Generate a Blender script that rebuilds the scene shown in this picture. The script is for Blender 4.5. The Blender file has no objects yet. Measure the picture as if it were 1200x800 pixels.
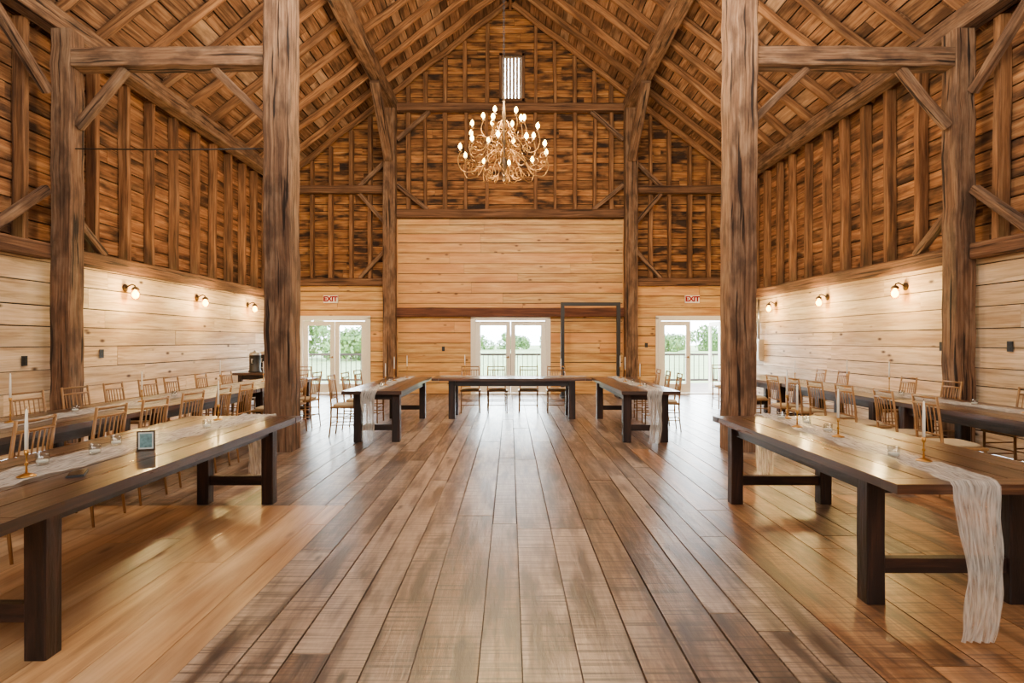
import bpy, math, random
from mathutils import Vector, Matrix, noise
random.seed(7)
R=random.random
def U(a,b): return a+(b-a)*random.random()
C=bpy.context.scene.collection
PI=math.pi
# ------------------------------------------------------------------ helpers
class MB:
    def __init__(s): s.v=[];s.f=[];s.uv=[];s.t=[];s.sm=[]
    def face(s,idx,uvs,tone,smooth=False):
        s.f.append(idx);s.uv.append(uvs);s.t.append(tone);s.sm.append(smooth)
    def box(s,c,size,M=None,axis=None,tone=None):
        c=Vector(c); h=[x/2 for x in size]
        if axis is None: axis=max(range(3),key=lambda i:size[i])
        if tone is None: tone=R()
        ou,ov=U(-40,40),U(-40,40)
        b=len(s.v); loc=[]
        for i in (-1,1):
            for j in (-1,1):
                for k in (-1,1):
                    p=Vector((i*h[0],j*h[1],k*h[2])); loc.append(p)
                    s.v.append(c+(M@p if M else p))
        for n,q in ((0,(0,1,3,2)),(0,(4,6,7,5)),(1,(0,4,5,1)),(1,(2,3,7,6)),(2,(0,2,6,4)),(2,(1,5,7,3))):
            oth=[a for a in range(3) if a!=n]
            if n==axis: ua,va=oth
            else:
                ua=axis; va=[a for a in oth if a!=axis][0]
            k=.15 if n==axis else 1
            s.face([b+i for i in q],[(loc[i][ua]*k+ou,loc[i][va]+ov+n*.37) for i in q],tone)
    def beam(s,p0,p1,w,h,up=(0,0,1),tone=None):
        p0=Vector(p0);p1=Vector(p1);d=p1-p0;L=d.length;d.normalize()
        up=Vector(up); y=up.cross(d)
        if y.length<1e-4: y=Vector((0,1,0)).cross(d) if abs(d.y)<.9 else Vector((1,0,0)).cross(d)
        y.normalize(); z=d.cross(y)
        M=Matrix((d,y,z)).transposed()
        s.box((p0+p1)/2,(L,w,h),M,0,tone)
    def hewn(s,p0,p1,w,h,up=(0,0,1),jit=.008,ch=.018,step=.45,tone=None):
        p0=Vector(p0);p1=Vector(p1);d=p1-p0;L=d.length;d.normalize()
        up=Vector(up); y=up.cross(d)
        if y.length<1e-4: y=Vector((0,1,0)).cross(d) if abs(d.y)<.9 else Vector((1,0,0)).cross(d)
        y.normalize(); z=d.cross(y)
        if tone is None: tone=R()
        n=max(2,int(L/step)); ou,ov=U(-40,40),U(-40,40)
        a,b_=w/2,h/2
        prof=[(-a+ch,-b_),(a-ch,-b_),(a,-b_+ch),(a,b_-ch),(a-ch,b_),(-a+ch,b_),(-a,b_-ch),(-a,-b_+ch)]
        per=[0,w,w+.02,w+h,w+h+.02,2*w+h,2*w+h+.02,2*w+2*h,2*w+2*h+.02]
        base=len(s.v)
        for i in range(n+1):
            t=i/n; dy,dz=U(-jit,jit),U(-jit,jit)
            if i in(0,n): dy=dz=0
            for (py,pz) in prof:
                s.v.append(p0+d*(L*t)+y*(py+dy+U(-jit,jit)*.5)+z*(pz+dz+U(-jit,jit)*.5))
        for i in range(n):
            for k in range(8):
                k2=(k+1)%8
                s.face([base+i*8+k,base+(i+1)*8+k,base+(i+1)*8+k2,base+i*8+k2],
                  [(i/n*L+ou,per[k]+ov),((i+1)/n*L+ou,per[k]+ov),((i+1)/n*L+ou,per[k+1]+ov),(i/n*L+ou,per[k+1]+ov)],tone)
        s.face([base+k for k in range(8)],[(p[0]*.2+ou,p[1]+ov) for p in prof],tone)
        e=base+n*8
        s.face([e+7-k for k in range(8)],[(prof[7-k][0]*.2+ou,prof[7-k][1]+ov) for k in range(8)],tone)
    def tube(s,pts,r,n=8,tone=None,closed=False):
        pts=[Vector(p) for p in pts]; m=len(pts)
        rs=r if isinstance(r,(list,tuple)) else [r]*m
        if tone is None: tone=R()
        base=len(s.v); ref=None; acc=0; ls=[]
        ou=U(-40,40)
        for i,p in enumerate(pts):
            if closed: t=pts[(i+1)%m]-pts[i-1]
            else: t=pts[min(i+1,m-1)]-pts[max(i-1,0)]
            if t.length<1e-9: t=Vector((0,0,1))
            t.normalize()
            if ref is None:
                ref=Vector((0,0,1)) if abs(t.z)<.9 else Vector((1,0,0))
            x=ref-t*ref.dot(t)
            if x.length<1e-6: x=Vector((0,1,0))-t*t.y
            x.normalize(); ref=x; y=t.cross(x)
            if i: acc+=(p-pts[i-1]).length
            ls.append(acc)
            for k in range(n):
                a=2*PI*k/n
                s.v.append(p+(x*math.cos(a)+y*math.sin(a))*rs[i])
        rng=m if closed else m-1
        for i in range(rng):
            j=(i+1)%m
            for k in range(n):
                k2=(k+1)%n
                lj=ls[j] if j>i else acc+.01
                s.face([base+i*n+k,base+i*n+k2,base+j*n+k2,base+j*n+k],
                  [(ls[i]+ou,k*.02),(ls[i]+ou,k*.02+.02),(lj+ou,k*.02+.02),(lj+ou,k*.02)],tone,True)
        if not closed:
            s.face([base+n-1-k for k in range(n)],[(ou,0)]*n,tone)
            e=base+(m-1)*n
            s.face([e+k for k in range(n)],[(ou,0)]*n,tone)
    def lathe(s,prof,n=16,c=(0,0,0),tone=None):
        if tone is None: tone=R()
        base=len(s.v); m=len(prof)
        for (r,z) in prof:
            for k in range(n):
                a=2*PI*k/n
                s.v.append(Vector((c[0]+max(r,1e-4)*math.cos(a),c[1]+max(r,1e-4)*math.sin(a),c[2]+z)))
        for i in range(m-1):
            for k in range(n):
                k2=(k+1)%n
                s.face([base+i*n+k,base+i*n+k2,base+(i+1)*n+k2,base+(i+1)*n+k],[(prof[i][1],k*.02),(prof[i][1],k*.02+.02),(prof[i+1][1],k*.02+.02),(prof[i+1][1],k*.02)],tone,True)
        if prof[0][0]>1e-3: s.face([base+n-1-k for k in range(n)],[(0,0)]*n,tone)
        if prof[-1][0]>1e-3: s.face([base+(m-1)*n+k for k in range(n)],[(0,0)]*n,tone)
    def build(s,name,mat,parent=None,origin=None):
        me=bpy.data.meshes.new(name)
        vs=s.v if origin is None else [v-Vector(origin) for v in s.v]
        me.from_pydata([tuple(v) for v in vs],[],s.f)
        uvl=me.uv_layers.new(name='UVMap')
        flat=[]
        for q in s.uv:
            for u in q: flat.extend(u)
        uvl.data.foreach_set('uv',flat)
        at=me.attributes.new('tone','FLOAT','FACE'); at.data.foreach_set('value',s.t)
        me.polygons.foreach_set('use_smooth',s.sm)
        me.materials.append(mat); me.update()
        o=bpy.data.objects.new(name,me); C.objects.link(o)
        if origin is not None: o.location=origin
        if parent: o.parent=parent
        return o
def tag(o,label,cat,group=None):
    o['label']=label;o['category']=cat
    if group:o['group']=group
    return o
def struct(o): o['kind']='structure'; return o
def thing(name,label,cat,loc=(0,0,0),rz=0,group=None):
    o=bpy.data.objects.new(name,None);C.objects.link(o);o.empty_display_size=.1
    o.location=loc;o.rotation_euler=(0,0,rz); return tag(o,label,cat,group)
def copy_tree(o,parent=None):
    c=o.copy();C.objects.link(c);c.parent=parent
    for ch in list(o.children): copy_tree(ch,c)
    return c
def dup(root,loc,rz,label,group=None):
    c=copy_tree(root);c.location=loc;c.rotation_euler=(0,0,rz);c['label']=label
    if group:c['group']=group
    return c
class Placer:
    def __init__(s,proto): s.p=proto;s.used=False
    def __call__(s,loc,rz,label,group=None):
        if not s.used:
            s.used=True;o=s.p;o.location=loc;o.rotation_euler=(0,0,rz);o['label']=label
            if group:o['group']=group
            return o
        return dup(s.p,loc,rz,label,group)
# ------------------------------------------------------------------ materials
def lin(c):
    return tuple(((x/255)/12.92 if x/255<=.04045 else ((x/255+.055)/1.055)**2.4) for x in c)+(1,)
def newmat(name):
    m=bpy.data.materials.new(name);m.use_nodes=True;nt=m.node_tree
    return m,nt,nt.nodes,nt.links,nt.nodes['Principled BSDF']
def wood(name,dark,mid,light,su=1.1,sv=20,rough=.6,bump=.2,tv=.25,knots=0,burn=0,burncol=(40,20,10),saw=0,spec=.4,alt=None,coat=0,bs=(1.0,3.2),kc=(92,48,20),ks=(2.0,4.2),rv=.1,dist=.5,crack=0,cc=(24,14,9),coatr=.15,bt=(.46,.64),altp=(.45,.95),altk=.65,cs=(.4,22),ct=(.62,.66),worn=0,worncol=(170,150,130),ws=(.5,2.2)):
    m,nt,N,L,B=newmat(name)
    uv=N.new('ShaderNodeUVMap')
    def mapping(sx,sy):
        mp=N.new('ShaderNodeMapping');mp.inputs['Scale'].default_value=(sx,sy,1);L.new(uv.outputs[0],mp.inputs[0]);return mp
    n1=N.new('ShaderNodeTexNoise');n1.inputs['Scale'].default_value=1;n1.inputs['Detail'].default_value=7;n1.inputs['Roughness'].default_value=.66;n1.inputs['Distortion'].default_value=dist
    L.new(mapping(su,sv).outputs[0],n1.inputs['Vector'])
    r=N.new('ShaderNodeValToRGB');e=r.color_ramp.elements
    e[0].position=.30;e[0].color=lin(dark);e[1].position=.72;e[1].color=lin(light)
    x=e.new(.5);x.color=lin(mid)
    L.new(n1.outputs['Fac'],r.inputs[0]); col=r.outputs[0]
    def mix(fac,a,b,mode='MIX'):
        mx=N.new('ShaderNodeMix');mx.data_type='RGBA';mx.blend_type=mode
        if isinstance(fac,(int,float)): mx.inputs[0].default_value=fac
        else: L.new(fac,mx.inputs[0])
        L.new(a,mx.inputs[6])
        if isinstance(b,tuple): mx.inputs[7].default_value=b
        else: L.new(b,mx.inputs[7])
        return mx.outputs[2]
    def ramp2(src,p0,p1,flip=False):
        q=N.new('ShaderNodeMapRange');q.inputs[1].default_value=p0;q.inputs[2].default_value=p1
        q.inputs[3].default_value=1 if flip else 0;q.inputs[4].default_value=0 if flip else 1
        L.new(src,q.inputs[0]);return q.outputs[0]
    def mul(src,k):
        q=N.new('ShaderNodeMath');q.operation='MULTIPLY';L.new(src,q.inputs[0]);q.inputs[1].default_value=k;return q.outputs[0]
    at=N.new('ShaderNodeAttribute');at.attribute_name='tone'
    if alt: col=mix(mul(ramp2(at.outputs['Fac'],*altp),altk),col,lin(alt))
    if worn:
        n4=N.new('ShaderNodeTexNoise');n4.inputs['Scale'].default_value=1;n4.inputs['Detail'].default_value=6;n4.inputs['Roughness'].default_value=.7
        L.new(mapping(*ws).outputs[0],n4.inputs['Vector'])
        col=mix(mul(ramp2(n4.outputs['Fac'],.47,.68),worn),col,lin(worncol))
    if burn:
        n2=N.new('ShaderNodeTexNoise');n2.inputs['Scale'].default_value=1;n2.inputs['Detail'].default_value=5
        L.new(mapping(*bs).outputs[0],n2.inputs['Vector'])
        col=mix(mul(ramp2(n2.outputs['Fac'],*bt),burn),col,lin(burncol))
    if knots:
        v=N.new('ShaderNodeTexVoronoi');v.inputs['Scale'].default_value=1
        L.new(mapping(*ks).outputs[0],v.inputs['Vector'])
        k=mul(ramp2(v.outputs['Distance'],.05,.14,True),knots)
        col=mix(k,col,lin(kc))
    hsrc=n1.outputs['Fac']
    if crack:
        n3=N.new('ShaderNodeTexNoise');n3.inputs['Scale'].default_value=1;n3.inputs['Detail'].default_value=3;n3.inputs['Distortion'].default_value=.08
        L.new(mapping(*cs).outputs[0],n3.inputs['Vector'])
        a=ramp2(n3.outputs['Fac'],*ct)
        col=mix(mul(a,crack),col,lin(cc))
        sb=N.new('ShaderNodeMath');sb.operation='SUBTRACT';L.new(hsrc,sb.inputs[0]);L.new(a,sb.inputs[1]);hsrc=sb.outputs[0]
    if saw:
        w=N.new('ShaderNodeTexNoise');w.inputs['Scale'].default_value=1;w.inputs['Detail'].default_value=2
        L.new(mapping(70,1.2).outputs[0],w.inputs['Vector'])
        col=mix(mul(ramp2(w.outputs['Fac'],.46,.68),saw),col,lin(dark))
    hs=N.new('ShaderNodeHueSaturation');L.new(col,hs.inputs['Color'])
    q=N.new('ShaderNodeMapRange');q.inputs[3].default_value=1-tv;q.inputs[4].default_value=1+tv;L.new(at.outputs['Fac'],q.inputs[0]);L.new(q.outputs[0],hs.inputs['Value'])
    L.new(hs.outputs[0],B.inputs['Base Color'])
    rr=N.new('ShaderNodeMapRange');rr.inputs[3].default_value=rough+rv;rr.inputs[4].default_value=rough-rv;L.new(n1.outputs['Fac'],rr.inputs[0]);L.new(rr.outputs[0],B.inputs['Roughness'])
    B.inputs['Specular IOR Level'].default_value=spec
    if coat: B.inputs['Coat Weight'].default_value=coat;B.inputs['Coat Roughness'].default_value=coatr
    bp=N.new('ShaderNodeBump');bp.inputs['Strength'].default_value=bump;bp.inputs['Distance'].default_value=.02
    L.new(hsrc,bp.inputs['Height']);L.new(bp.outputs[0],B.inputs['Normal'])
    return m
def plain(name,c,rough=.5,metal=0,spec=.5,var=.06,scale=30):
    m,nt,N,L,B=newmat(name)
    tc=N.new('ShaderNodeTexCoord');n=N.new('ShaderNodeTexNoise');n.inputs['Scale'].default_value=scale;L.new(tc.outputs['Object'],n.inputs['Vector'])
    hs=N.new('ShaderNodeHueSaturation');hs.inputs['Color'].default_value=lin(c)
    q=N.new('ShaderNodeMapRange');q.inputs[3].default_value=1-var*2;q.inputs[4].default_value=1+var*2;L.new(n.outputs['Fac'],q.inputs[0]);L.new(q.outputs[0],hs.inputs['Value'])
    L.new(hs.outputs[0],B.inputs['Base Color'])
    B.inputs['Roughness'].default_value=rough;B.inputs['Metallic'].default_value=metal;B.inputs['Specular IOR Level'].default_value=spec
    return m
def emit(name,c,s):
    m=bpy.data.materials.new(name);m.use_nodes=True;N=m.node_tree.nodes;L=m.node_tree.links;N.clear()
    e=N.new('ShaderNodeEmission');e.inputs[0].default_value=lin(c);e.inputs[1].default_value=s
    o=N.new('ShaderNodeOutputMaterial');L.new(e.outputs[0],o.inputs[0]);return m
def glassy(name,tint=(255,255,255),g=.08,rough=.02):
    m=bpy.data.materials.new(name);m.use_nodes=True;N=m.node_tree.nodes;L=m.node_tree.links;N.clear()
    t=N.new('ShaderNodeBsdfTransparent');t.inputs[0].default_value=lin(tint)
    s=N.new('ShaderNodeBsdfGlossy');s.inputs['Roughness'].default_value=rough
    x=N.new('ShaderNodeMixShader');x.inputs[0].default_value=g
    L.new(t.outputs[0],x.inputs[1]);L.new(s.outputs[0],x.inputs[2])
    o=N.new('ShaderNodeOutputMaterial');L.new(x.outputs[0],o.inputs[0]);return m
def gauze(name):
    m=bpy.data.materials.new(name);m.use_nodes=True;N=m.node_tree.nodes;L=m.node_tree.links;N.clear()
    d=N.new('ShaderNodeBsdfDiffuse');d.inputs[0].default_value=lin((246,238,226))
    t=N.new('ShaderNodeBsdfTranslucent');t.inputs[0].default_value=lin((246,236,222))
    p=N.new('ShaderNodeBsdfTransparent')
    uv=N.new('ShaderNodeUVMap');mp=N.new('ShaderNodeMapping');mp.inputs['Scale'].default_value=(9,60,1);n=N.new('ShaderNodeTexNoise');n.inputs['Scale'].default_value=1;n.inputs['Detail'].default_value=6
    L.new(uv.outputs[0],mp.inputs[0]);L.new(mp.outputs[0],n.inputs['Vector'])
    q=N.new('ShaderNodeMapRange');q.inputs[1].default_value=.34;q.inputs[2].default_value=.66;q.inputs[3].default_value=.34;q.inputs[4].default_value=.76;L.new(n.outputs['Fac'],q.inputs[0])
    a=N.new('ShaderNodeMixShader');a.inputs[0].default_value=.4;L.new(d.outputs[0],a.inputs[1]);L.new(t.outputs[0],a.inputs[2])
    b=N.new('ShaderNodeMixShader');L.new(q.outputs[0],b.inputs[0]);L.new(a.outputs[0],b.inputs[1]);L.new(p.outputs[0],b.inputs[2])
    o=N.new('ShaderNodeOutputMaterial');L.new(b.outputs[0],o.inputs[0]);return m

PINE=wood('pine_warm',(172,110,50),(220,166,88),(242,202,130),rough=.5,bump=.12,tv=.18,knots=.9,sv=16,alt=(196,128,62),burn=.45,burncol=(170,102,46),bs=(.8,5))
PINE2=wood('pine_pale',(156,120,84),(220,186,142),(242,218,182),rough=.55,bump=.15,tv=.17,knots=1.0,sv=22,burn=.5,burncol=(170,126,84),bs=(.8,5),kc=(80,47,27),ks=(1.9,4.2),worn=.4,worncol=(232,212,184))
SIDING=wood('barn_siding',(80,45,20),(150,96,46),(200,144,80),rough=.8,bump=.6,tv=.36,burn=.95,burncol=(32,17,8),bs=(1.6,4.5),knots=.6,kc=(36,18,8))
SIDING2=wood('barn_siding_side',(80,48,25),(146,96,54),(192,142,90),rough=.8,bump=.6,tv=.34,burn=.9,burncol=(44,25,12),bs=(1.4,4.5),knots=.6,kc=(40,20,9))
STUD=wood('stud_wood',(72,45,25),(134,90,53),(176,128,82),rough=.8,bump=.6,tv=.22,burn=.6,burncol=(60,36,20),bs=(1.2,6),dist=.15,crack=.4)
POST=wood('post_wood',(64,44,30),(120,86,60),(164,126,92),su=.9,sv=30,rough=.85,bump=.8,tv=.12,burn=.7,burncol=(62,42,29),bs=(2.6,6),knots=.6,kc=(34,20,12),dist=.1,crack=.9,cs=(.7,15),ct=(.60,.64),ks=(1.2,3.5),worn=.45,worncol=(162,134,106),ws=(1.6,6))
GIRT=wood('girt_wood',(60,39,25),(112,76,50),(154,114,80),su=.8,sv=28,rough=.85,bump=.7,tv=.12,burn=.55,burncol=(56,36,23),dist=.1,crack=.75,cs=(.6,15),ct=(.60,.64))
DARKBEAM=wood('dark_beam',(50,24,13),(98,52,28),(130,78,44),rough=.7,bump=.4,tv=.1)
RAFTER=wood('rafter_wood',(78,48,26),(140,94,55),(186,136,86),rough=.8,bump=.7,tv=.24,burn=.6,burncol=(66,40,22),dist=.2,bs=(1.4,6),crack=.4)
ROOF=wood('roof_boards',(78,50,32),(142,99,64),(188,144,102),rough=.85,bump=.5,tv=.34,burn=.75,burncol=(62,38,22),alt=(176,150,122),bs=(1.3,4),altp=(.75,1.0),altk=.5)
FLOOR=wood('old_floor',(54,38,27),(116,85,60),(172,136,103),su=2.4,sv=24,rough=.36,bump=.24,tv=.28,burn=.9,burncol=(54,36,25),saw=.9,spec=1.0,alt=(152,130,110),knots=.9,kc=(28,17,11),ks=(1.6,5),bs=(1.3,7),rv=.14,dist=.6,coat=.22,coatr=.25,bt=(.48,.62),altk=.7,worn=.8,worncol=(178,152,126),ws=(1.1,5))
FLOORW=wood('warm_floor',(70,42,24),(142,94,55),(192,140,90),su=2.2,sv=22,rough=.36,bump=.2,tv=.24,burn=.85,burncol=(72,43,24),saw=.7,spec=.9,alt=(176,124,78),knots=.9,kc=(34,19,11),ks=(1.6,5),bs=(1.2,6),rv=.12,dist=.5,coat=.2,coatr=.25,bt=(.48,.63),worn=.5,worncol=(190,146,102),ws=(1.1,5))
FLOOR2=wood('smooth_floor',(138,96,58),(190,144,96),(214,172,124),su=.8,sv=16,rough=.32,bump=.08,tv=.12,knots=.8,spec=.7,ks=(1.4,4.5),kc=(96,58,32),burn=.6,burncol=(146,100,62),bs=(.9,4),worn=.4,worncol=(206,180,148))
TTOP=wood('table_top',(28,16,10),(64,38,23),(114,74,46),su=1.0,sv=22,rough=.30,bump=.2,tv=.38,spec=.6,coat=.2,burn=.6,burncol=(30,17,11),dist=.2,knots=.5,kc=(24,14,9))
TLEG=wood('table_leg',(16,9,7),(36,21,15),(76,46,32),su=1.2,sv=14,rough=.4,bump=.4,tv=.12)
GOLD=wood('chair_gold',(104,70,36),(146,103,57),(184,138,86),su=3,sv=30,rough=.35,bump=.05,tv=.08)
DECK=wood('deck_boards',(120,102,88),(156,138,122),(184,166,150),rough=.7,tv=.12)
RAIL=wood('railing_wood',(34,26,20),(58,44,35),(80,64,52),rough=.7,tv=.12)
BACK=plain('dark_backing',(34,22,14),.9)
CUSH=plain('tan_cushion',(198,172,130),.85)
WHITE=plain('cream_paint',(238,228,208),.4)
STEEL=plain('steel',(190,188,184),.3,1)
BRONZE=plain('aged_bronze',(140,102,56),.36,.85)
DKBR=plain('dark_bronze',(64,48,32),.5,.6)
BRASS=plain('brass',(190,140,68),.3,.9)
BLACK=plain('black_metal',(26,22,20),.5)
BLACKP=plain('black_plastic',(30,29,30),.45)
WAX=plain('ivory_wax',(248,240,222),.5)
DARKW=plain('dark_wick',(40,34,28),.8)
REDL=plain('red_letters',(150,0,0),.6,spec=.1)
PRINT=plain('blue_green_print',(96,128,130),.6,var=.45,scale=60)
PAPER=plain('card_paper',(206,208,200),.7)
GLASS=glassy('door_glass',(250,253,252),.06)
CUPG=glassy('cup_glass',(244,246,246),.10,.05)
JAR=glassy('lamp_glass',(255,226,160),.08,.08)
BULB=emit('bulb_glow',(255,208,92),60)
SBULB=emit('sconce_bulb_glow',(255,206,92),50)
GAUZE=gauze('white_gauze')
LEAF=plain('leaf_green',(92,124,62),.6,var=.45,scale=1.2)
BARK=plain('bark',(90,72,56),.85)
GRASS=plain('grass',(146,168,100),.9,var=.2,scale=.4)

# ------------------------------------------------------------------ dimensions
YF=15.45; YB=-2.5; XW=6.0; PK=10.3; SL=.78
def zr(x): return PK-SL*abs(x)
def split(a,b,jl):
    out=[];x=a
    first=True
    while x<b-1e-6:
        l=U(*jl)*(U(.3,1) if first else 1);first=False
        e=x+l
        if b-e<.5:e=b
        out.append((x,min(e,b)));x=e
    return out
def boards(mb,orient,plane,u0,u1,z0,z1,bh,thk,holes=(),gap=.004,limit=None,jl=(2.6,4.6),off=.004):
    zs=[];z=z0
    while z<z1-.03: zs.append(z);z+=bh*U(.85,1.15)
    zs.append(z1)
    for h in holes:
        for hz in (h[2],h[3]):
            if z0<hz<z1: zs=[q for q in zs if abs(q-hz)>.05 or q in(z0,z1)]+[hz]
    zs=sorted(set(zs))
    for za,zb in zip(zs,zs[1:]):
        zm=(za+zb)/2;a,b=u0,u1
        if limit:
            l=limit(za);a=max(a,-l);b=min(b,l)
            if b-a<.05: continue
        iv=[(a,b)]
        for h in holes:
            if h[2]<zm<h[3]:
                nv=[]
                for (p,q) in iv:
                    if h[1]<=p or h[0]>=q: nv.append((p,q));continue
                    if h[0]>p: nv.append((p,h[0]))
                    if h[1]<q: nv.append((h[1],q))
                iv=nv
        for (p,q) in iv:
            for (s,e) in split(p,q,jl):
                g=gap*U(.6,1.5);o=U(-off,off)
                if orient=='x': mb.box(((s+e)/2,plane+o,zm),(e-s-.006,thk,zb-za-g),axis=0)
                else: mb.box((plane+o,(s+e)/2,zm),(thk,e-s-.006,zb-za-g),axis=1)
def backing(mb,plane,u0,u1,z0,z1,limit):
    z=z0
    while z<z1-1e-6:
        zb=min(z+.22,z1);l=limit(z);a=max(u0,-l);b=min(u1,l)
        if b>a: mb.box(((a+b)/2,plane,(z+zb)/2),(b-a,.02,zb-z))
        z=zb
# ------------------------------------------------------------------ floor
fb=MB();fw=MB()
x=-6.3
EDGE=-1.42; YE=5.0
xs=[]
while x<6.3:
    w=U(.16,.32)
    if x<EDGE<x+w: w=EDGE-x if EDGE-x>.1 else EDGE-x+.0001
    if w<.02: w=.22
    xs.append((x,x+w));x+=w
for (a,b) in xs:
    y0=YE if b<=EDGE+.01 else YB
    segs=split(y0,YF+.2,(2.0,5.0))
    warm=(a+b)/2>1.75+U(-.35,.35)
    ylim=U(5.2,7.2)
    for (s,e) in segs:
        M=Matrix.Rotation(U(-.0007,.0007),3,'Z')
        tgt=fw if (warm and (s+e)/2<ylim) else fb
        tgt.box(((a+b)/2,(s+e)/2,-.015-U(0,.002)),(b-a-U(.003,.012),e-s-.007,.03),M=M,axis=1)
floor=struct(fb.build('floor',FLOOR))
o=fw.build('warm_floor_section',FLOORW,floor);o['label']='warmer orange-brown old planks'
mb=MB();mb.box((0,(YB+YF)/2,-.06),(12.7,YF-YB+.4,.05));mb.build('subfloor',BACK,floor)
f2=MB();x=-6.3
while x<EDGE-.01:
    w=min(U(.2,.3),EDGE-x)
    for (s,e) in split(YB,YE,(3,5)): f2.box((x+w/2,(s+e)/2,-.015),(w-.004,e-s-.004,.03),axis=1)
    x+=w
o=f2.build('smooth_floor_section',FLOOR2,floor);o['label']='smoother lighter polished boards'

# ------------------------------------------------------------------ side walls
for side,s in (('left',-1),('right',1)):
    mb=MB();boards(mb,'y',s*6.21,YB,YF+.2,2.5,6.0,.23,.025,gap=.018,off=.009)
    w=struct(mb.build('wall_'+side,SIDING2))
    mb=MB();mb.box((s*6.245,(YB+YF)/2+.1,4.25),(.02,YF-YB+.3,3.5));mb.build('gap_light_block',BACK,w)  # dark sheet added behind the siding to keep daylight out of the gaps
    mb=MB();boards(mb,'y',s*(XW+.02),YB,YF,.0,2.48,.27,.03,gap=.013)
    mb.build('wainscot',PINE2,w)
    mb=MB();mb.box((s*(XW+.06),(YB+YF)/2,1.24),(.04,YF-YB,2.46));mb.build('wainscot_backing',BACK,w)
    for (a,b) in ((YB,7.40),(7.70,YF)):
        mb=MB();mb.hewn((s*5.96,a,2.56),(s*5.96,b,2.56),.2,.2);mb.build('girt',GIRT,w)
    mb=MB();mb.hewn((s*5.90,YB,5.56),(s*5.90,YF,5.56),.26,.27);mb.build('wall_plate',POST,w)
    y=5.2
    while y<YF-.2:
        if abs(y-7.55)>.25:
            mb=MB();mb.hewn((s*6.11,y,2.66),(s*6.11,y+U(-.04,.04),5.45),U(.07,.11),.15,up=(1,0,0),jit=.007,ch=.008)
            mb.build('stud',STUD,w)
        y+=.66*U(.9,1.1)
# wall behind the camera
mb=MB();boards(mb,'x',YB-.02,-6.2,6.2,0,10.4,.25,.03,gap=.002,limit=lambda z:(PK+.25-z)/SL if z>5.4 else 6.2)
struct(mb.build('wall_front',SIDING2))
# ------------------------------------------------------------------ gable wall
D1=(-5.57,-3.80,0,2.02);D2=(-.97,.99,0,2.02);D3=(3.95,5.68,0,2.02)
WIN=(-.29,.38,7.82,9.1)
lim=lambda z:(PK+.34-z)/SL
mb=MB();boards(mb,'x',YF+.19,-6.2,6.2,2.6,10.6,.22,.025,holes=[WIN],gap=.018,limit=lim,off=.008)
gw=struct(mb.build('wall_back',SIDING))
mb=MB()
for hz in ((-6.2,WIN[0],2.6,10.6),(WIN[1],6.2,2.6,10.6),(WIN[0],WIN[1],2.6,WIN[2]),(WIN[0],WIN[1],WIN[3],10.6)):
    backing(mb,YF+.23,hz[0],hz[1],hz[2],hz[3],lim)
mb.build('gap_light_block',BACK,gw)  # unseen dark backing, added so the gable board gaps stay unlit
for nm,(a,b),top,holes in (('left_panel',(-6.0,-3.34),2.88,[D1]),('center_panel',(-3.0,3.0),4.66,[D2]),('right_panel',(3.34,6.0),2.88,[D3])):
    mb=MB();boards(mb,'x',YF+.018,a,b,0,top,.27,.03,holes=holes,gap=.016,off=.005)
    mb.build('pine_panel',PINE,gw)
    mb=MB()
    for (p,q,z0,z1) in ((a,holes[0][0],0,2.02),(holes[0][1],b,0,2.02),(a,b,2.02,top)):
        mb.box(((p+q)/2,YF+.065,(z0+z1)/2),(q-p,.05,z1-z0),tone=.1)
    mb.build('panel_backing',BACK,gw)
for s in(-1,1):
    mb=MB();mb.box((s*3.17,YF+.05,2.33),(.36,.06,4.66),axis=2);mb.build('pine_strip',PINE,gw)
def gbeam(a,b,z,h,d,mat,name='girt',y=None):
    mb=MB();mb.hewn((a,(y or YF-.04),z),(b,(y or YF-.04),z),d,h,jit=.006);return mb.build(name,mat,gw)
gbeam(-3.0,3.0,4.78,.22,.26,GIRT,'ledge_beam')
gbeam(-3.0,3.0,2.17,.24,.12,DARKBEAM,'lintel_beam',YF-.07)
gbeam(-3.0,3.0,7.6,.2,.2,GIRT)
for s in(-1,1):
    a,b=sorted((s*3.34,s*6.05))
    gbeam(a,b,2.97,.2,.24,GIRT);a,b=sorted((s*3.34,s*6.15));gbeam(a,b,5.42,.2,.2,GIRT)
for xx in [-2.72,-2.27,-1.75,-1.2,-.62,.68,1.2,1.72,2.25,2.7]:
    for (za,zb) in ((4.9,7.5),(7.7,zr(xx)+.05)):
        if zb-za<.1: continue
        mb=MB();mb.hewn((xx,YF+.09,za),(xx+U(-.03,.03),YF+.09,zb),U(.07,.11),.16,up=(0,1,0),jit=.006,ch=.006);mb.build('stud',STUD,gw)
for s in(-1,1):
    for xx in (3.75,4.25,4.8,5.3,5.75):
        for (za,zb) in ((3.08,5.32),(5.52,zr(xx)+.05)):
            mb=MB();mb.hewn((s*xx,YF+.09,za),(s*xx,YF+.09,zb),U(.07,.11),.16,up=(0,1,0),jit=.006,ch=.006);mb.build('stud',STUD,gw)
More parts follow.
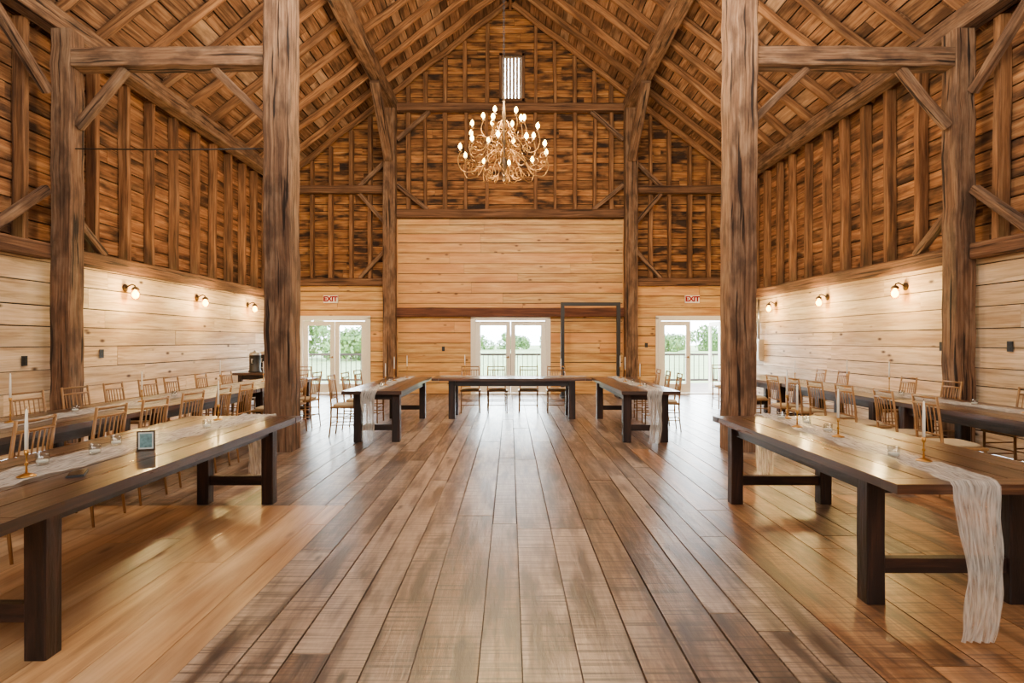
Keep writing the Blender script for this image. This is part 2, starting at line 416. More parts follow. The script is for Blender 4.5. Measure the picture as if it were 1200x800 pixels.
# gable vent window
wn=bpy.data.objects.new('window_1',None);C.objects.link(wn);struct(wn)
cx=(WIN[0]+WIN[1])/2;cz=(WIN[2]+WIN[3])/2;ww=WIN[1]-WIN[0];wh=WIN[3]-WIN[2]
mb=MB()
for sx in(-1,1): mb.box((cx+sx*(ww/2-.03),YF+.13,cz),(.08,.16,wh),axis=2)
for sz in(-1,1): mb.box((cx,YF+.13,cz+sz*(wh/2-.03)),(ww,.16,.08),axis=0)
mb.build('window_frame',GIRT,wn)
for k in range(6):
    mb=MB();xx=cx-ww/2+.105+k*(ww-.21)/5
    mb.box((xx,YF+.14,cz),(.068,.03,wh-.1),axis=2);mb.build('slat',DECK,wn)
# ------------------------------------------------------------------ roof
mb=MB()
nrm=math.hypot(1,SL)
LEN=6.5*nrm
for s in(-1,1):
    d=Vector((s,0,-SL))/nrm;n=Vector((s*SL,0,1))/nrm
    t=.0
    while t<LEN:
        w=U(.17,.28)
        p=Vector((0,0,PK))+d*(t+w/2)+n*.19
        for (a,b) in split(YB,YF+.3,(2.4,4.6)):
            mb.beam((p.x,a,p.z),(p.x,b-.01,p.z),w-U(0,.012),.025,up=n)
        t+=w+U(.008,.022)
ceil=struct(mb.build('ceiling',ROOF))
mb=MB()
for s in(-1,1):
    d=Vector((s,0,-SL))/nrm;n=Vector((s*SL,0,1))/nrm
    p=Vector((0,(YF+YB)/2,PK))+n*.25
    mb.beam(p-d*.25,p+d*LEN,YF-YB+.7,.03,up=n)
mb.build('roofing',BACK,ceil)
y=YF-.06;k=0
while y>5:
    for s in(-1,1):
        n=Vector((s*SL,0,1))/nrm
        mb=MB();yy=y+U(-.05,.05)*(k>0)
        mb.hewn(Vector((s*6.2,yy,zr(6.2)))+n*.09,Vector((s*.02,yy+U(-.03,.03),zr(.02)))+n*.09,U(.09,.13),U(.14,.18),up=n,jit=.018,ch=.03,step=.5);mb.build('rafter',RAFTER,ceil)
    y-=.78;k+=1
mb=MB();mb.hewn((0,YB,PK+.02),(0,YF,PK+.02),.06,.24);mb.build('ridge_board',RAFTER,ceil)
# ------------------------------------------------------------------ timber frame (things)
YM=7.55
def timber(name,p0,p1,w,h,label,cat,mat=POST,up=(0,0,1),group=None,**k):
    mb=MB();mb.hewn(p0,p1,w,h,up=up,**k)
    return tag(mb.build(name,mat,origin=p0),label,cat,group)
LR={-1:'left',1:'right'}
for s in(-1,1):
    S=LR[s]; wp=5.76 if s<0 else 5.83
    timber('timber_post',(s*2.96,YM,0),(s*2.99,YM,7.5),.35,.34,f'massive rough-hewn timber post standing on the floor, front {S} of the hall','post',up=(0,1,0),jit=.008,ch=.014,step=.22)
    timber('timber_post',(s*3.17,YF-.17,0),(s*3.17,YF-.17,7.5),.32,.3,f'far timber post against the gable wall {S} of the centre doors','post',up=(0,1,0),jit=.006,ch=.014)
    timber('timber_post',(s*wp,YM,0),(s*wp,YM,5.42),.26,.26,f'rough timber post against the {S} side wall under the tie beam','post',up=(0,1,0),jit=.009,ch=.014,step=.22)
    timber('tie_beam',(s*3.17,YM,5.08),(s*(wp-.13),YM,5.06),.24,.24,f'horizontal tie beam from the front {S} post to the {S} wall post','beam',jit=.009,ch=.012,step=.22)
    timber('purlin',(s*3.15,YB+.05,7.66),(s*3.15,YF-.02,7.66),.3,.3,f'long purlin beam under the {S} roof slope','beam',jit=.010)
    timber('knee_brace',(s*3.17,YF-.34,6.15),(s*3.17,YF-1.9,7.48),.22,.2,f'heavy brace from the far {S} gable post up to the purlin','brace',jit=.008)
    timber('knee_brace',(s*(wp-.14),YM,4.2),(s*(wp-.76),YM,4.95),.12,.11,f'brace rising from the {S} wall post to the tie beam','brace',up=(0,1,0))
    timber('knee_brace',(s*3.18,YM,4.3),(s*3.85,YM,4.95),.10,.09,f'slim brace rising from the front {S} post to the tie beam','brace',up=(0,1,0))
    timber('knee_brace',(s*5.92,YM-.15,3.35),(s*5.92,YM-.98,2.67),.11,.11,f'brace on the near side of the {S} wall post down to the girt','brace',up=(1,0,0))
    timber('knee_brace',(s*5.92,YM+.15,3.25),(s*5.92,YM+.9,2.67),.11,.11,f'brace on the far side of the {S} wall post down to the girt','brace',up=(1,0,0))
    timber('knee_brace',(s*5.9,YM-.15,4.6),(s*5.9,YM-1.1,5.42),.12,.11,f'brace on the near side of the {S} wall post up to the wall plate','brace',up=(1,0,0))
    for (xa,za,xb,zb,t) in ((3.0,6.75,2.15,7.5,f'brace in the gable from the far {S} post up to the high girt'),
                            (3.0,5.55,2.2,4.89,f'brace in the gable from the far {S} post down to the pine ledge'),
                            (3.34,6.15,4.0,5.52,f'outer gable brace above the girt beside the far {S} post'),
                            (3.34,4.55,4.0,5.31,f'outer gable brace rising to the girt beside the far {S} post'),
                            (3.34,3.8,4.0,3.07,f'outer gable brace down to the low beam beside the far {S} post')):
        timber('gable_brace',(s*xa,YF-.04,za),(s*xb,YF-.04,zb),.11,.1,t,'brace',up=(0,1,0),jit=.005,ch=.01)
mb=MB();mb.tube([(-5.62,YM-.05,3.9),(-4.4,YM-.05,3.885),(-3.15,YM-.05,3.9)],.009,6)
tag(mb.build('tie_rod',BLACK,origin=(-5.62,YM-.05,3.9)),'thin dark rod strung between the two left posts','rod')
# ------------------------------------------------------------------ doors
def door(n,h,openright=False):
    r=bpy.data.objects.new('door_%d'%n,None);C.objects.link(r);struct(r)
    a,b,_,zt=h;r.location=((a+b)/2,YF,0);hw=(b-a)/2
    mb=MB()
    for s in(-1,1):
        mb.box((s*(hw-.02),.04,zt/2),(.07,.18,zt),axis=2)
        mb.box((s*(hw+.035),-.015,zt/2),(.09,.03,zt+.02),axis=2)
    mb.box((0,.04,zt-.035),(b-a-.1,.18,.07),axis=0);mb.box((0,-.015,zt+.02),(b-a+.16,.03,.08),axis=0)
    mb.box((0,.05,.012),(b-a-.1,.18,.024),axis=0)
    mb.build('door_frame',WHITE,r)
    lw=hw-.06;lh=zt-.11
    for s in(-1,1):
        mb=MB();st=.12
        def lb(cx,cz,sx,sz): mb.box((cx,0,cz),(sx,.045,sz))
        lb(st/2,lh/2,st,lh);lb(lw-st/2,lh/2,st,lh);lb(lw/2,lh-st/2,lw-2*st,st);lb(lw/2,.12,lw-2*st,.24)
        leaf=mb.build('door_leaf',WHITE,r)
        g=MB();g.box((lw/2,0,(lh-st+.24)/2),(lw-2*st,.012,lh-st-.24));g.build('glass_pane',GLASS,leaf)
        hh=MB();hx=lw-.06
        hh.lathe([(.0,0),(.028,0),(.028,.012),(.012,.02),(.012,.05)],10)
        hh.v=[Matrix.Rotation(PI/2,3,'X')@v+Vector((hx,-.022,.95)) for v in hh.v]
        hh.tube([(hx,-.07,.95),(hx-.05,-.072,.95),(hx-.11,-.068,.95)],.009,6);hh.build('handle',BRONZE,leaf)
        if s==-1: leaf.location=(-hw+.055,.06,.03)
        else:
            leaf.location=(hw-.055,.06,.03)
            leaf.rotation_euler=(0,0,PI if not openright else PI-math.radians(88))
    return r
door(1,D1);door(2,D2);door(3,D3,True)
# ------------------------------------------------------------------ exit signs
def text_mesh(body,size,ext):
    cu=bpy.data.curves.new('lettering','FONT');cu.body=body;cu.size=size;cu.extrude=ext;cu.align_x='CENTER';cu.align_y='CENTER';cu.offset=.009
    ob=bpy.data.objects.new('lettering',cu);C.objects.link(ob);bpy.context.view_layer.update()
    me=bpy.data.meshes.new_from_object(ob.evaluated_get(bpy.context.evaluated_depsgraph_get()))
    bpy.data.objects.remove(ob);return me
em=text_mesh('EXIT',.18,.004);em.materials.clear();em.materials.append(REDL)
for x,S in((-4.77,'left'),(4.83,'right')):
    t=thing('exit_sign',f'white EXIT sign with red letters above the {S} double doors','sign',(x,YF-.03,2.52))
    mb=MB();mb.box((0,0,0),(.38,.06,.2));mb.box((0,-.005,0),(.35,.056,.17));mb.build('sign_case',WHITE,t)
    l=bpy.data.objects.new('letters',em);C.objects.link(l);l.parent=t;l.location=(0,-.037,0);l.rotation_euler=(PI/2,0,0)
# ------------------------------------------------------------------ sconces
t=thing('wall_sconce','','lamp')
mb=MB();mb.lathe([(0,0),(.06,0),(.06,.012),(.03,.02),(0,.022)],16);mb.v=[Matrix.Rotation(PI/2,3,'Y')@v for v in mb.v];mb.build('back_plate',DKBR,t)
mb=MB();mb.tube([(.015,0,0),(.06,0,.03),(.11,0,.055),(.155,0,.04),(.165,0,.0)],.011,8);mb.build('arm',DKBR,t)
mb=MB();mb.lathe([(.02,.02),(.045,0),(.058,-.025),(.060,-.03)],16,(.165,0,0));mb.build('shade_cap',DKBR,t)
mb=MB();mb.lathe([(.05,-.03),(.060,-.07),(.062,-.13),(.045,-.175),(.0,-.185)],16,(.165,0,0));mb.build('glass_shade',JAR,t)
mb=MB();mb.lathe([(.012,-.03),(.024,-.05),(.050,-.09),(.046,-.13),(.02,-.16),(0,-.165)],12,(.165,0,0));mb.build('bulb',SBULB,t)
pl=Placer(t)
def lamp(loc,power,rad,col=(1,.72,.42)):
    l=bpy.data.lights.new('lamp_light','POINT');l.energy=power;l.shadow_soft_size=rad;l.color=col
    o=bpy.data.objects.new('lamp_light',l);C.objects.link(o);o.location=loc;return o
for s,ys in((-1,(9.03,11.1,13.25)),(1,(8.8,10.97,13.1))):
    for i,y in enumerate(ys):
        z=2.24
        pl((s*(XW-.002),y,z),0 if s==-1 else PI,f'lit bronze jar sconce on the {LR[s]} wall, '+('nearest the camera','middle of the three','farthest, by the gable end')[i],'wall sconces along the side walls')
        lamp((s*(XW-.42),y,z-.1),80,.06,(1,.68,.27))
# ------------------------------------------------------------------ outlets and boxes
def outlet(loc,rz,label,mat=BLACKP):
    t=thing('wall_outlet',label,'outlet',loc,rz,'wall outlets and switches')
    mb=MB();mb.box((.006,0,0),(.012,.08,.125));mb.build('cover_plate',mat,t)
    for dz in(-.028,.028):
        mb=MB();mb.box((.013,0,dz),(.006,.035,.034));mb.build('socket',BLACK,t)
outlet((-XW+.008,7.15,1.17),0,'dark outlet plate on the left wall in front of the timber post')
outlet((-XW+.008,8.5,1.23),0,'dark outlet plate on the left wall just beyond the timber post')
outlet((XW-.008,6.95,1.35),PI,'dark outlet plate on the right wall in front of the timber post')
outlet((XW-.008,8.05,1.34),PI,'dark outlet plate on the right wall just beyond the timber post')
outlet((-1.78,YF-.005,1.2),-PI/2,'dark outlet plate on the gable wall left of the centre doors')
outlet((3.62,YF-.005,1.3),-PI/2,'dark switch plate on the gable wall left of the right doors')
t=thing('breaker_box','pale grey breaker box with conduit on the right wall near the gable','box',(XW,13.9,1.2))
mb=MB();mb.box((-.06,0,.0),(.12,.36,.5));mb.build('cabinet',STEEL,t)
mb=MB();mb.box((-.125,0,.0),(.012,.32,.46));mb.build('cover',WHITE,t)
mb=MB();mb.tube([(-.05,0,.25),(-.05,0,1.2)],.025,8);mb.build('conduit',STEEL,t)
# ------------------------------------------------------------------ black frame
t=thing('backdrop_frame','tall black rectangular backdrop frame standing right of the centre doors','frame',(2.01,14.55,0))
for s in(-1,1):
    mb=MB();mb.beam((s*.70,0,.04),(s*.70,0,2.38),.09,.09,up=(0,1,0));mb.build('upright',BLACK,t)
    mb=MB();mb.box((s*.70,0,.02),(.1,.6,.04));mb.build('foot',BLACK,t)
mb=MB();mb.box((0,0,2.335),(1.31,.09,.09));mb.build('top_bar',BLACK,t)
# ------------------------------------------------------------------ tables
TH=.74
def table(name,label,L,W,loc,rz,i0=.3,i1=.3,lg=.105,ins=.08,group=None):
    """local X along the length, from 0 to L; Y centred"""
    t=thing(name,label,'table',loc,rz,group)
    mb=MB();nb=5;w=W/nb
    for k in range(nb): mb.box((L/2,-W/2+w*(k+.5),TH-.024),(L-.26,w-.009,.048),axis=0)
    for e in(.065,L-.065): mb.box((e,0,TH-.024),(.122,W,.048),axis=1)
    mb.build('tabletop',TTOP,t)
    ap=MB();yy=W/2-ins-.05
    for s in(-1,1): ap.box(((i0+L-i1)/2,s*yy,TH-.048-.05),(L-i0-i1,.03,.10),axis=0)
    for e in(i0,L-i1): ap.box((e,0,TH-.098),(.03,2*yy,.10),axis=1)
    ap.build('apron',TLEG,t)
    for e in(i0,L-i1):
        for s in(-1,1):
            mb=MB();mb.hewn((e,s*(W/2-ins-lg/2),0),(e,s*(W/2-ins-lg/2),TH-.048),lg,lg,up=(0,1,0),jit=.002,ch=.006);mb.build('leg',TLEG,t)
        mb=MB();mb.box((e,0,.2),(.05,W-2*ins-2*lg,.08),axis=1);mb.build('stretcher',TLEG,t)
    return t
H=PI/2
tA=table('farm_table','long dark farm table nearest the camera on the left',5.25-2.1,1.0,(-2.39,2.1,0),H,.52,.17,.10,.17)
tB=table('farm_table','dark farm table nearest the camera on the right',5.25-2.74,1.05,(2.355,2.74,0),H,.43,.17,.10,.09)
LT=[(3.3,5.75,'nearest'),(5.8,8.25,'middle'),(8.3,10.75,'farthest')]
for (a,b,nm) in LT: table('farm_table',f'dark farm table in the left wall row, {nm} of its three',b-a,.9,(-4.0,a,0),H,.25,.25)
RT=[(4.35,6.75,'nearest'),(6.8,9.2,'middle'),(9.25,11.7,'farthest')]
for (a,b,nm) in RT: table('farm_table',f'dark farm table in the right wall row, {nm} of its three',b-a,.9,(4.75,a,0),H,.25,.25)
table('farm_table','head table crossing in front of the centre doors',2.9,.85,(-1.42,10.85,0),0,.36,.36,.12)
table('farm_table','left arm of the U of tables in the middle of the hall',3.1,.81,(-1.875,7.82,0),H,.36,.3,.11)
table('farm_table','right arm of the U of tables in the middle of the hall',3.1,.79,(1.89,7.78,0),H,.36,.3,.11)
table('side_table','small dark table with drink urns against the left wall at the back',1.2,.7,(-5.5,12.2,0),H,.12,.12,.08)
# ------------------------------------------------------------------ runners
def runner(label,y0,y1,c0,c1,w,h0,h1,axis='y',wob=.02):
    path=[]
    T=TH+.004
    if h0 is not None:
        n=24
        for k in range(n):
            f=k/n;path.append((y0-.024-.02*math.sin(f*PI),h0+(T-.03-h0)*f,c0+.015*math.sin(f*5)-.02*(1-f),w*(.68+.32*f**2),1-f*.5))
        path.append((y0-.016,T-.008,c0,w,.2))
    n=max(10,int((y1-y0)/.04))
    for k in range(n+1):
        f=k/n;path.append((y0+(y1-y0)*f,T,c0+(c1-c0)*f+wob*math.sin(f*9),w*(1+.10*math.sin(f*23)+.07*math.sin(f*51)),0))
    if h1 is not None:
        path.append((y1+.016,T-.008,c1,w,.2));n=24
        for k in range(n,-1,-1):
            f=k/n;path.append((y1+.024+.02*math.sin(f*PI),h1+(T-.03-h1)*f,c1,w*(.68+.32*f**2),1-f*.5))
    mb=MB();nc=40;acc=0;pv=None;us=[]
    for i,(s,z,c,ww,hf) in enumerate(path):
        if pv is not None: acc+=math.hypot(s-pv[0],z-pv[1])
        pv=(s,z);us.append(acc)
        for j in range(nc+1):
            g=j/nc-.5
            fold=math.sin(j*.7+2.2*noise.noise(Vector((j*.2,acc*2,1))))*.7+.9*noise.noise(Vector((j*.3,acc*8,4)))
            lat=c+g*ww+.016*noise.noise(Vector((acc*6,g*5,3)))
            if hf>0:
                sgn=-1 if s<(y0+y1)/2 else 1
                p=(lat,s+sgn*(.015*(fold+1.3)*hf),z+(.06*noise.noise(Vector((j*.5,0,5))) if hf>=.99 and z>.06 else 0))
            else: p=(lat,s,z+.007*max(0,1+fold)*.5+.009*(noise.noise(Vector((lat*14,s*14,0)))+1))
            if axis=='x': p=(p[1],p[0],p[2])
            mb.v.append(Vector(p))
    m=nc+1
    for i in range(len(path)-1):
        for j in range(nc):
            mb.face([i*m+j,i*m+j+1,(i+1)*m+j+1,(i+1)*m+j],[(us[i],j*.011),(us[i],j*.011+.011),(us[i+1],j*.011+.011),(us[i+1],j*.011)],.5,True)
    return tag(mb.build('table_runner',GAUZE),label,'table runner','white gauze table runners')
runner('white gauze runner along the near left table, hanging off its far end',2.15,5.25,-2.5,-2.28,.30,None,.2)
runner('white gauze runner on the near right table, spilling to the floor at the near end',2.74,5.25,2.19,2.33,.23,.02,.2)
runner('white gauze runner lying along the left wall row of tables',3.4,10.6,-4.0,-4.0,.28,None,None)
runner('white gauze runner lying along the right wall row of tables',4.4,11.6,4.75,4.75,.28,None,None)
runner('white gauze runner lying across the head table',-1.3,1.4,10.85,10.85,.28,None,None,'x')
runner('white gauze runner hanging off the near end of the left U arm',7.82,10.85,-1.9,-1.88,.21,.08,None)
runner('white gauze runner hanging off the near end of the right U arm',7.78,10.8,1.94,1.89,.21,.05,None)
# ------------------------------------------------------------------ chairs
ch=thing('ballroom_chair','','chair')
mb=MB()
mb.lathe([(0,.425),(.272,.425),(.283,.435),(.283,.448),(.272,.455),(0,.455)],4)
mb.v=[Matrix.Rotation(PI/4,3,'Z')@v for v in mb.v]
mb.sm=[False]*len(mb.sm)
mb.build('seat',GOLD,ch)
mb=MB();g=.175;rows=[(.96,.455),(1,.461),(1,.474),(.93,.482),(.6,.486),(0,.487)]
mb.lathe([(g*a*1.0,z) for a,z in rows],24)
for v in mb.v:
    a=math.atan2(v.y,v.x);q=(abs(math.cos(a))**7+abs(math.sin(a))**7)**(-1/7);v.x*=q;v.y*=q
mb.build('cushion',CUSH,ch)
for s in(-1,1):
    mb=MB();mb.tube([(s*.182,.182,0),(s*.178,.18,.2),(s*.178,.18,.425)],[.010,.012,.014],8);mb.build('front_leg',GOLD,ch)
    mb=MB();mb.tube([(s*.182,-.215,0),(s*.178,-.19,.22),(s*.178,-.185,.45),(s*.176,-.2,.65),(s*.174,-.235,.91)],[.010,.012,.014,.012,.011],8);mb.build('rear_leg',GOLD,ch)
for z,yy in((.895,-.232),(.83,-.224),(.56,-.193)):
    mb=MB();mb.tube([(-.176,yy,z),(0,yy-.018,z),(.176,yy,z)],.010,8);mb.build('back_rail',GOLD,ch)
for k in range(6):
    xx=-.125+k*.05
    mb=MB();b=-.018*(1-(xx/.176)**2)
    mb.tube([(xx,-.193+b,.56),(xx,-.206+b,.70),(xx,-.224+b,.83)],.0058,6);mb.build('spindle',GOLD,ch)
for p,q in (((-.18,.18,.16),(.18,.18,.16)),((-.18,.18,.27),(.18,.18,.27)),((-.18,-.2,.2),(.18,-.2,.2)),((-.18,-.2,.18),(-.18,.18,.18)),((.18,-.2,.18),(.18,.18,.18)),((-.18,-.19,.3),(-.18,.18,.3)),((.18,-.19,.3),(.18,.18,.3))):
    mb=MB();mb.tube([p,q],.008,6);mb.build('stretcher',GOLD,ch)
pc=Placer(ch)
ORD=['nearest the camera','second from the camera','third from the camera','fourth from the camera','fifth from the camera','sixth from the camera','seventh from the camera','eighth from the camera','ninth from the camera']
def row(pts,rz,desc,group):
    for i,(x,y) in enumerate(pts):
        pc((x,y,0),rz+math.radians(U(-6,6)),f'gold-brown ballroom chair {desc}, {ORD[i]}',group)
row([(-3.39,y) for y in(3.85,4.6,5.18,5.8,6.4,6.95)]+[(-3.42,8.28),(-3.42,8.95),(-3.42,9.6)],H,'on the hall side of the left wall row','chairs at the left wall tables')
row([(-4.62,y) for y in(5.15,5.8,6.45,7.1,7.75,8.3,9.1,9.9)],-H,'on the wall side of the left wall row','chairs at the left wall tables')
row([(4.11,y) for y in(5.42,6.02,6.75,7.4,8.0,8.6,9.8)],-H,'on the hall side of the right wall row','chairs at the right wall tables')
row([(5.39,y) for y in(5.6,6.2,7.4,8.2,9.8,10.5)],H,'on the wall side of the right wall row','chairs at the right wall tables')
row([(-2.45,y) for y in(8.7,9.4,10.15)],-H,'outside the left arm of the U','chairs around the U of tables')
row([(2.45,y) for y in(9.2,9.85,10.5)],H,'outside the right arm of the U','chairs around the U of tables')
for x,nm in((-.79,'first from the left'),(-.26,'second from the left'),(.36,'third from the left'),(.92,'rightmost of the four')):
    pc((x,11.5,0),PI+math.radians(U(-8,8)),f'gold-brown ballroom chair behind the head table, {nm}','chairs around the U of tables')
pc((-4.15,11.35,0),PI,'gold-brown ballroom chair at the far end of the left wall tables','chairs at the left wall tables')
pc((4.5,12.2,0),PI,'gold-brown ballroom chair at the far end of the right wall tables','chairs at the right wall tables')
# ------------------------------------------------------------------ table decor
TZ=TH+.018
def candlestick(h):
    t=thing('candlestick','','candlestick')
    mb=MB();mb.lathe([(0,0),(.04,0),(.04,.005),(.027,.01),(.008,.018)],16);mb.build('base',BRASS,t)
    mb=MB();mb.lathe([(.006,.016),(.0045,.05),(.009,.06),(.0045,.07),(.0045,h-.03),(.009,h-.025),(.0115,h),(.008,h)],12);mb.build('stem',BRASS,t)
    mb=MB();mb.lathe([(.008,h-.005),(.0075,h+.12),(.005,h+.19),(.0015,h+.2)],10);mb.build('candle',WAX,t)
    mb=MB();mb.tube([(0,0,h+.198),(.001,0,h+.212)],.0012,5);mb.build('wick',DARKW,t)
    return t
pk=[Placer(candlestick(h)) for h in(.13,.2)]
def candles(lst,desc):
    for i,(x,y,k) in enumerate(lst):
        pk[k]((x,y,TZ),0,f'white taper in brass holder {desc}, {ORD[i]}','brass candlesticks on the tables')
candles([(-2.36,2.83,0),(-2.44,4.85,0)],'on the near left table')
candles([(2.28,3.2,0),(2.26,4.0,0),(2.2,4.45,0),(2.36,4.95,1)],'on the near right table')
candles([(-4.05,4.7,1),(-4.0,6.3,0),(-3.95,7.9,1),(-4.0,9.4,0)],'on the left wall row of tables')
candles([(4.72,5.3,1),(4.8,7.35,1),(4.7,8.1,1),(4.76,9.7,0)],'on the right wall row of tables')
candles([(-1.85,8.6,0),(-1.92,9.6,1),(-1.85,10.4,1)],'on the left arm of the U')
candles([(1.9,8.5,0),(1.86,9.4,1),(1.95,10.3,1)],'on the right arm of the U')
for x,k,nm in((-.85,1,'left'),(-.3,0,'centre-left'),(.5,1,'centre-right'),(.95,0,'right')):
    pk[k]((x,10.85,TZ),0,f'white taper in brass holder on the {nm} part of the head table','brass candlesticks on the tables')
t=thing('votive_cup','','cup')
mb=MB();mb.lathe([(0,.002),(.029,.0),(.033,.062),(.031,.062),(.027,.012),(0,.012)],18);mb.build('glass',CUPG,t)
mb=MB();mb.lathe([(0,.013),(.026,.013),(.027,.026),(0,.027)],14);mb.build('wax',WAX,t)
pv=Placer(t)
def cups(lst,desc):
    for i,(x,y) in enumerate(lst): pv((x,y,TZ),0,f'small glass votive cup {desc}, {ORD[i]}','glass votive cups')
cups([(-2.5,3.1),(-2.42,3.38),(-2.5,3.68),(-2.3,4.4)],'on the near left table')
cups([(2.18,3.3),(2.3,4.2),(2.35,4.6),(2.28,4.88)],'on the near right table')
cups([(-3.95,4.4),(-4.05,5.4),(-4.0,6.9)],'on the left wall row of tables')
cups([(4.72,4.9),(4.8,6.0),(4.72,7.0)],'on the right wall row of tables')
cups([(-1.85,8.3),(-1.9,9.1)],'on the left arm of the U')
cups([(1.9,8.2),(1.9,9.0)],'on the right arm of the U')
t=thing('table_card','small framed bluish table card standing on the near left table','card',(-2.26,3.6,TH+.001),.35)
mb=MB()
for s in(-1,1): mb.box((s*.045,0,.06),(.008,.012,.12))
for z in(.004,.116): mb.box((0,0,z),(.082,.012,.008))
mb.build('frame',DKBR,t)
mb=MB();mb.box((0,0,.06),(.082,.005,.104));mb.build('card',PAPER,t)
mb=MB();mb.box((0,-.0035,.06),(.066,.002,.086));mb.build('print',PRINT,t)
t=thing('phone','dark phone lying flat on the near left table','phone',(-2.2,2.95,TH+.001),.5)
mb=MB();mb.box((0,0,.005),(.075,.15,.009));mb.build('case',BLACKP,t)
mb=MB();mb.box((0,0,.0103),(.066,.138,.0014));mb.build('screen',plain('phone_screen',(12,12,14),.1),t)
# urns
u=thing('drink_urn','','urn')
mb=MB();mb.lathe([(0,0),(.13,0),(.13,.03),(.115,.06),(.115,.36),(.12,.37)],20);mb.build('body',BLACKP,u)
mb=MB();mb.lathe([(.12,.365),(.12,.39),(.08,.43),(.02,.445),(.02,.47),(0,.475)],20);mb.build('lid',STEEL,u)
mb=MB();mb.tube([(.11,0,.1),(.17,0,.1),(.175,0,.07)],.012,8);mb.build('tap',STEEL,u)
for s in(-1,1):
    mb=MB();mb.tube([(0,s*.115,.28),(0,s*.16,.29),(0,s*.16,.2),(0,s*.115,.2)],.009,6);mb.build('handle',STEEL,u)
pu=Placer(u)
pu((-5.5,12.5,TH),0,'black drink urn with steel lid on the small back table, nearer of the two','black drink urns')
pu((-5.5,13.0,TH),0,'black drink urn with steel lid on the small back table, farther of the two','black drink urns')
# ------------------------------------------------------------------ chandelier
CX,CY=-.1,9.0
cd=thing('chandelier','large bronze scroll-arm chandelier with lit candle bulbs hanging on a chain','chandelier',(CX,CY,.05))
mb=MB();mb.lathe([(0,3.84),(.02,3.85),(.035,3.9),(.015,3.95),(.04,4.02),(.065,4.1),(.045,4.18),(.02,4.25),(.022,4.4),(.045,4.48),(.02,4.56),(.015,4.75),(.035,4.85),(.02,4.95),(.012,5.05),(.022,5.1),(.01,5.16),(0,5.17)],18);mb.build('column',DKBR,cd)
mb=MB();z=5.16;k=0
while z<PK-.25:
    pts=[]
    for i in range(10):
        a=2*PI*i/10;l=.014*math.cos(a);h=.032*math.sin(a)
        pts.append((l,0,z+.03+h) if k%2 else (0,l,z+.03+h))
    mb.tube(pts,.004,5,closed=True);z+=.05;k+=1
mb.build('chain',BLACK,cd)
mb=MB();mb.lathe([(.05,PK-.22),(.06,PK-.19),(.03,PK-.15)],12);mb.build('ceiling_hook',BLACK,cd)
def bez(p,n=18):
    out=[]
    for i in range(len(p)-1):
        p0=Vector(p[max(i-1,0)]);p1=Vector(p[i]);p2=Vector(p[i+1]);p3=Vector(p[min(i+2,len(p)-1)])
        for k in range(n//3):
            t=k/(n//3);out.append(.5*((2*p1)+(p2-p0)*t+(2*p0-5*p1+4*p2-p3)*t*t+(3*p1-p0-3*p2+p3)*t**3))
    out.append(Vector(p[-1]));return out
def arm(r,z0,zt,drop,curls):
    mb=MB();q=r/.6;tr=.0068
    mb.tube(bez([(.03,0,z0),(.12*q,0,z0+.10),(.28*q,0,z0-.02),(.4*q,0,z0-drop*.9),(.56*q,0,z0-drop),(r+.035,0,(zt+z0-drop)/2),(r,0,zt)]),tr,7)
    for (cx,cz,rad,a0,da) in curls:
        pts=[]
        for k in range(16):
            a=a0+da*k;rr=rad*(1-k/19)
            pts.append((cx+rr*math.cos(a),.03*math.sin(k*.5),cz+rr*math.sin(a)))
        mb.tube(pts,.0048,6)
    o=mb.build('arm',BRONZE,cd)
    mb=MB();mb.lathe([(.008,zt-.01),(.018,zt+.003),(.030,zt+.012),(.028,zt+.014),(.01,zt+.01)],12,(r,0,0));mb.build('drip_pan',BRONZE,o)
    mb=MB();mb.lathe([(.009,zt+.01),(.009,zt+.045)],8,(r,0,0));mb.build('candle_sleeve',WAX,o)
    mb=MB();mb.lathe([(.008,zt+.045),(.028,zt+.068),(.028,zt+.094),(.013,zt+.122),(.001,zt+.138)],10,(r,0,0));mb.build('bulb',BULB,o)
    return o
a1=arm(.68,4.2,4.25,.24,[(.24,3.96,.12,2.2,.55),(.52,4.06,.10,4.2,-.55),(.64,4.16,.06,0,.6)])
a2=arm(.54,4.46,4.56,.2,[(.22,4.34,.1,2.0,.55),(.42,4.42,.08,4.2,-.55)])
a3=arm(.32,4.66,4.76,.14,[(.14,4.62,.06,2.0,.55)])
for proto,n,ph in((a1,10,.2),(a2,8,.5),(a3,6,.1)):
    proto.rotation_euler.z=ph
    for k in range(1,n):
        c=copy_tree(proto,cd);c.rotation_euler=(0,0,ph+2*PI*k/n)
lamp((CX,CY,5.15),560,.3,(1,.70,.33));lamp((CX,CY,3.8),120,.3,(1,.72,.36))
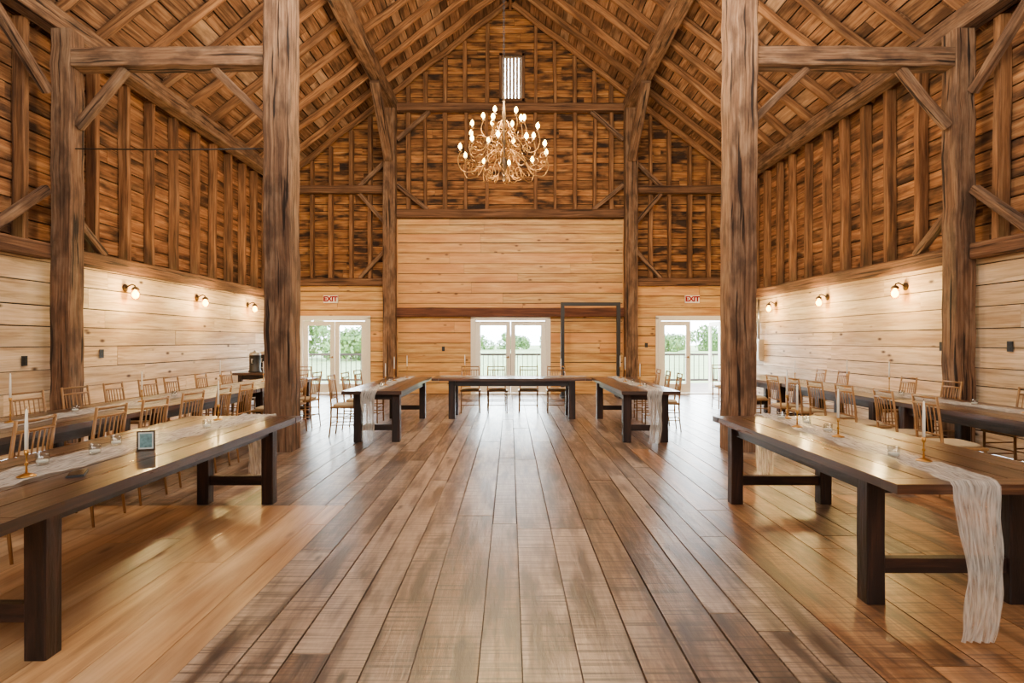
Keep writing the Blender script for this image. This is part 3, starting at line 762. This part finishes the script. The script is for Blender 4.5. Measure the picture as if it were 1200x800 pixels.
# ------------------------------------------------------------------ outside
mb=MB()
for k in range(29): mb.box((0,15.9+k*.14,-.05),(17,.135,.04),axis=0)
struct(mb.build('floor_deck',DECK))
rl=thing('deck_railing','wooden deck railing with thin balusters outside the doors','railing',(0,19.7,-.03))
for k in range(9):
    mb=MB();mb.box((-8+k*2,0,.5),(.1,.1,1.0));mb.build('post',RAIL,rl)
for z in(.98,.12):
    mb=MB();mb.box((0,0,z),(16.1,.09 if z>.5 else .05,.07));mb.build('rail',RAIL,rl)
for k in range(96):
    xx=-7.9+k*.1663
    mb=MB();mb.box((xx,0,.54),(.022,.022,.82));mb.build('baluster',RAIL,rl)
mb=MB();mb.box((0,130,-.75),(500,280,.1),tone=.5);struct(mb.build('ground',GRASS))
def tree(h,w):
    t=thing('tree','','tree')
    mb=MB();mb.tube([(0,0,0),(.05,0,h*.3),(0,.05,h*.6)],[.2,.15,.08],8);mb.build('trunk',BARK,t)
    mb=MB()
    blobs=[(Vector((U(-.5,.5)*w,U(-.5,.5)*w,h*U(.2,.8))),U(.35,.6)*w*.55) for _ in range(14)]
    for b,r in blobs:
        for _ in range(220):
            d=Vector((random.gauss(0,1),random.gauss(0,1),random.gauss(0,1)));d.normalize();p=b+d*r*U(.7,1.05)
            p.z=max(p.z,.1)
            a=Vector((U(-1,1),U(-1,1),U(-1,1)));a.normalize();c=a.cross(d);c.normalize();q=w*.045
            i=len(mb.v);mb.v+= [p-a*q,p+c*q*.6,p+a*q,p-c*q*.6];mb.face([i,i+1,i+2,i+3],[(0,0)]*4,.5)
    mb.build('crown',LEAF,t);return t
pt=[Placer(tree(5.2,6.5)),Placer(tree(4.0,6.0))]
for (x,y,k,l) in((-25,68,0,'tall green tree seen through the left leaf of the left doors'),(-16.6,64,1,'green tree seen through the right leaf of the left doors')):
    pt[k]((x,y,-.7),U(0,6),l,'trees beyond the deck')
for (x,y,k) in((-9,135,1),(1,142,1),(11,133,1),(30,112,1),(41,118,0),(52,111,1)):
    pt[k]((x,y,-.7),U(0,6),'bushy green tree in the low distant treeline behind the deck railing','distant treeline')
# ------------------------------------------------------------------ light
w=bpy.data.worlds.new('World');bpy.context.scene.world=w;w.use_nodes=True
N=w.node_tree.nodes;L=w.node_tree.links;bg=N['Background']
tc=N.new('ShaderNodeTexCoord');sp=N.new('ShaderNodeSeparateXYZ');L.new(tc.outputs['Generated'],sp.inputs[0])
rp=N.new('ShaderNodeValToRGB');cr=rp.color_ramp.elements
cr[0].position=.0;cr[0].color=(.45,.5,.55,1);cr[1].position=.6;cr[1].color=(.06,.09,.14,1)
e=cr.new(.05);e.color=(.94,.97,1,1);e=cr.new(.24);e.color=(.86,.94,1,1)
L.new(sp.outputs[2],rp.inputs[0]);L.new(rp.outputs[0],bg.inputs[0]);bg.inputs[1].default_value=46.0
s=bpy.data.lights.new('sun','SUN');s.energy=9;s.angle=.05;s.color=(1,.95,.88)
so=bpy.data.objects.new('sun',s);C.objects.link(so);so.rotation_euler=(math.radians(-48),0,math.radians(8))
def area(loc,rot,size,power,col):
    l=bpy.data.lights.new('fill','AREA');l.shape='RECTANGLE';l.size=size[0];l.size_y=size[1];l.energy=power;l.color=col
    o=bpy.data.objects.new('fill',l);C.objects.link(o);o.location=loc;o.rotation_euler=rot
area((0,-2,4.2),(math.radians(84),0,0),(9,4),580,(1,.95,.87))
area((0,4.0,5.2),(math.radians(150),0,0),(8,3),820,(1,.87,.68))
area((0,6.5,7.0),(math.radians(20),0,0),(5,3),420,(1,.97,.92))
# ------------------------------------------------------------------ camera
cam=bpy.data.cameras.new('camera');co=bpy.data.objects.new('camera',cam);C.objects.link(co)
cam.sensor_width=36;cam.lens=680/1200*36;cam.shift_x=2/1200;cam.shift_y=-1/1200
co.location=(0,0,1.42);co.rotation_euler=(PI/2,0,0);bpy.context.scene.camera=co
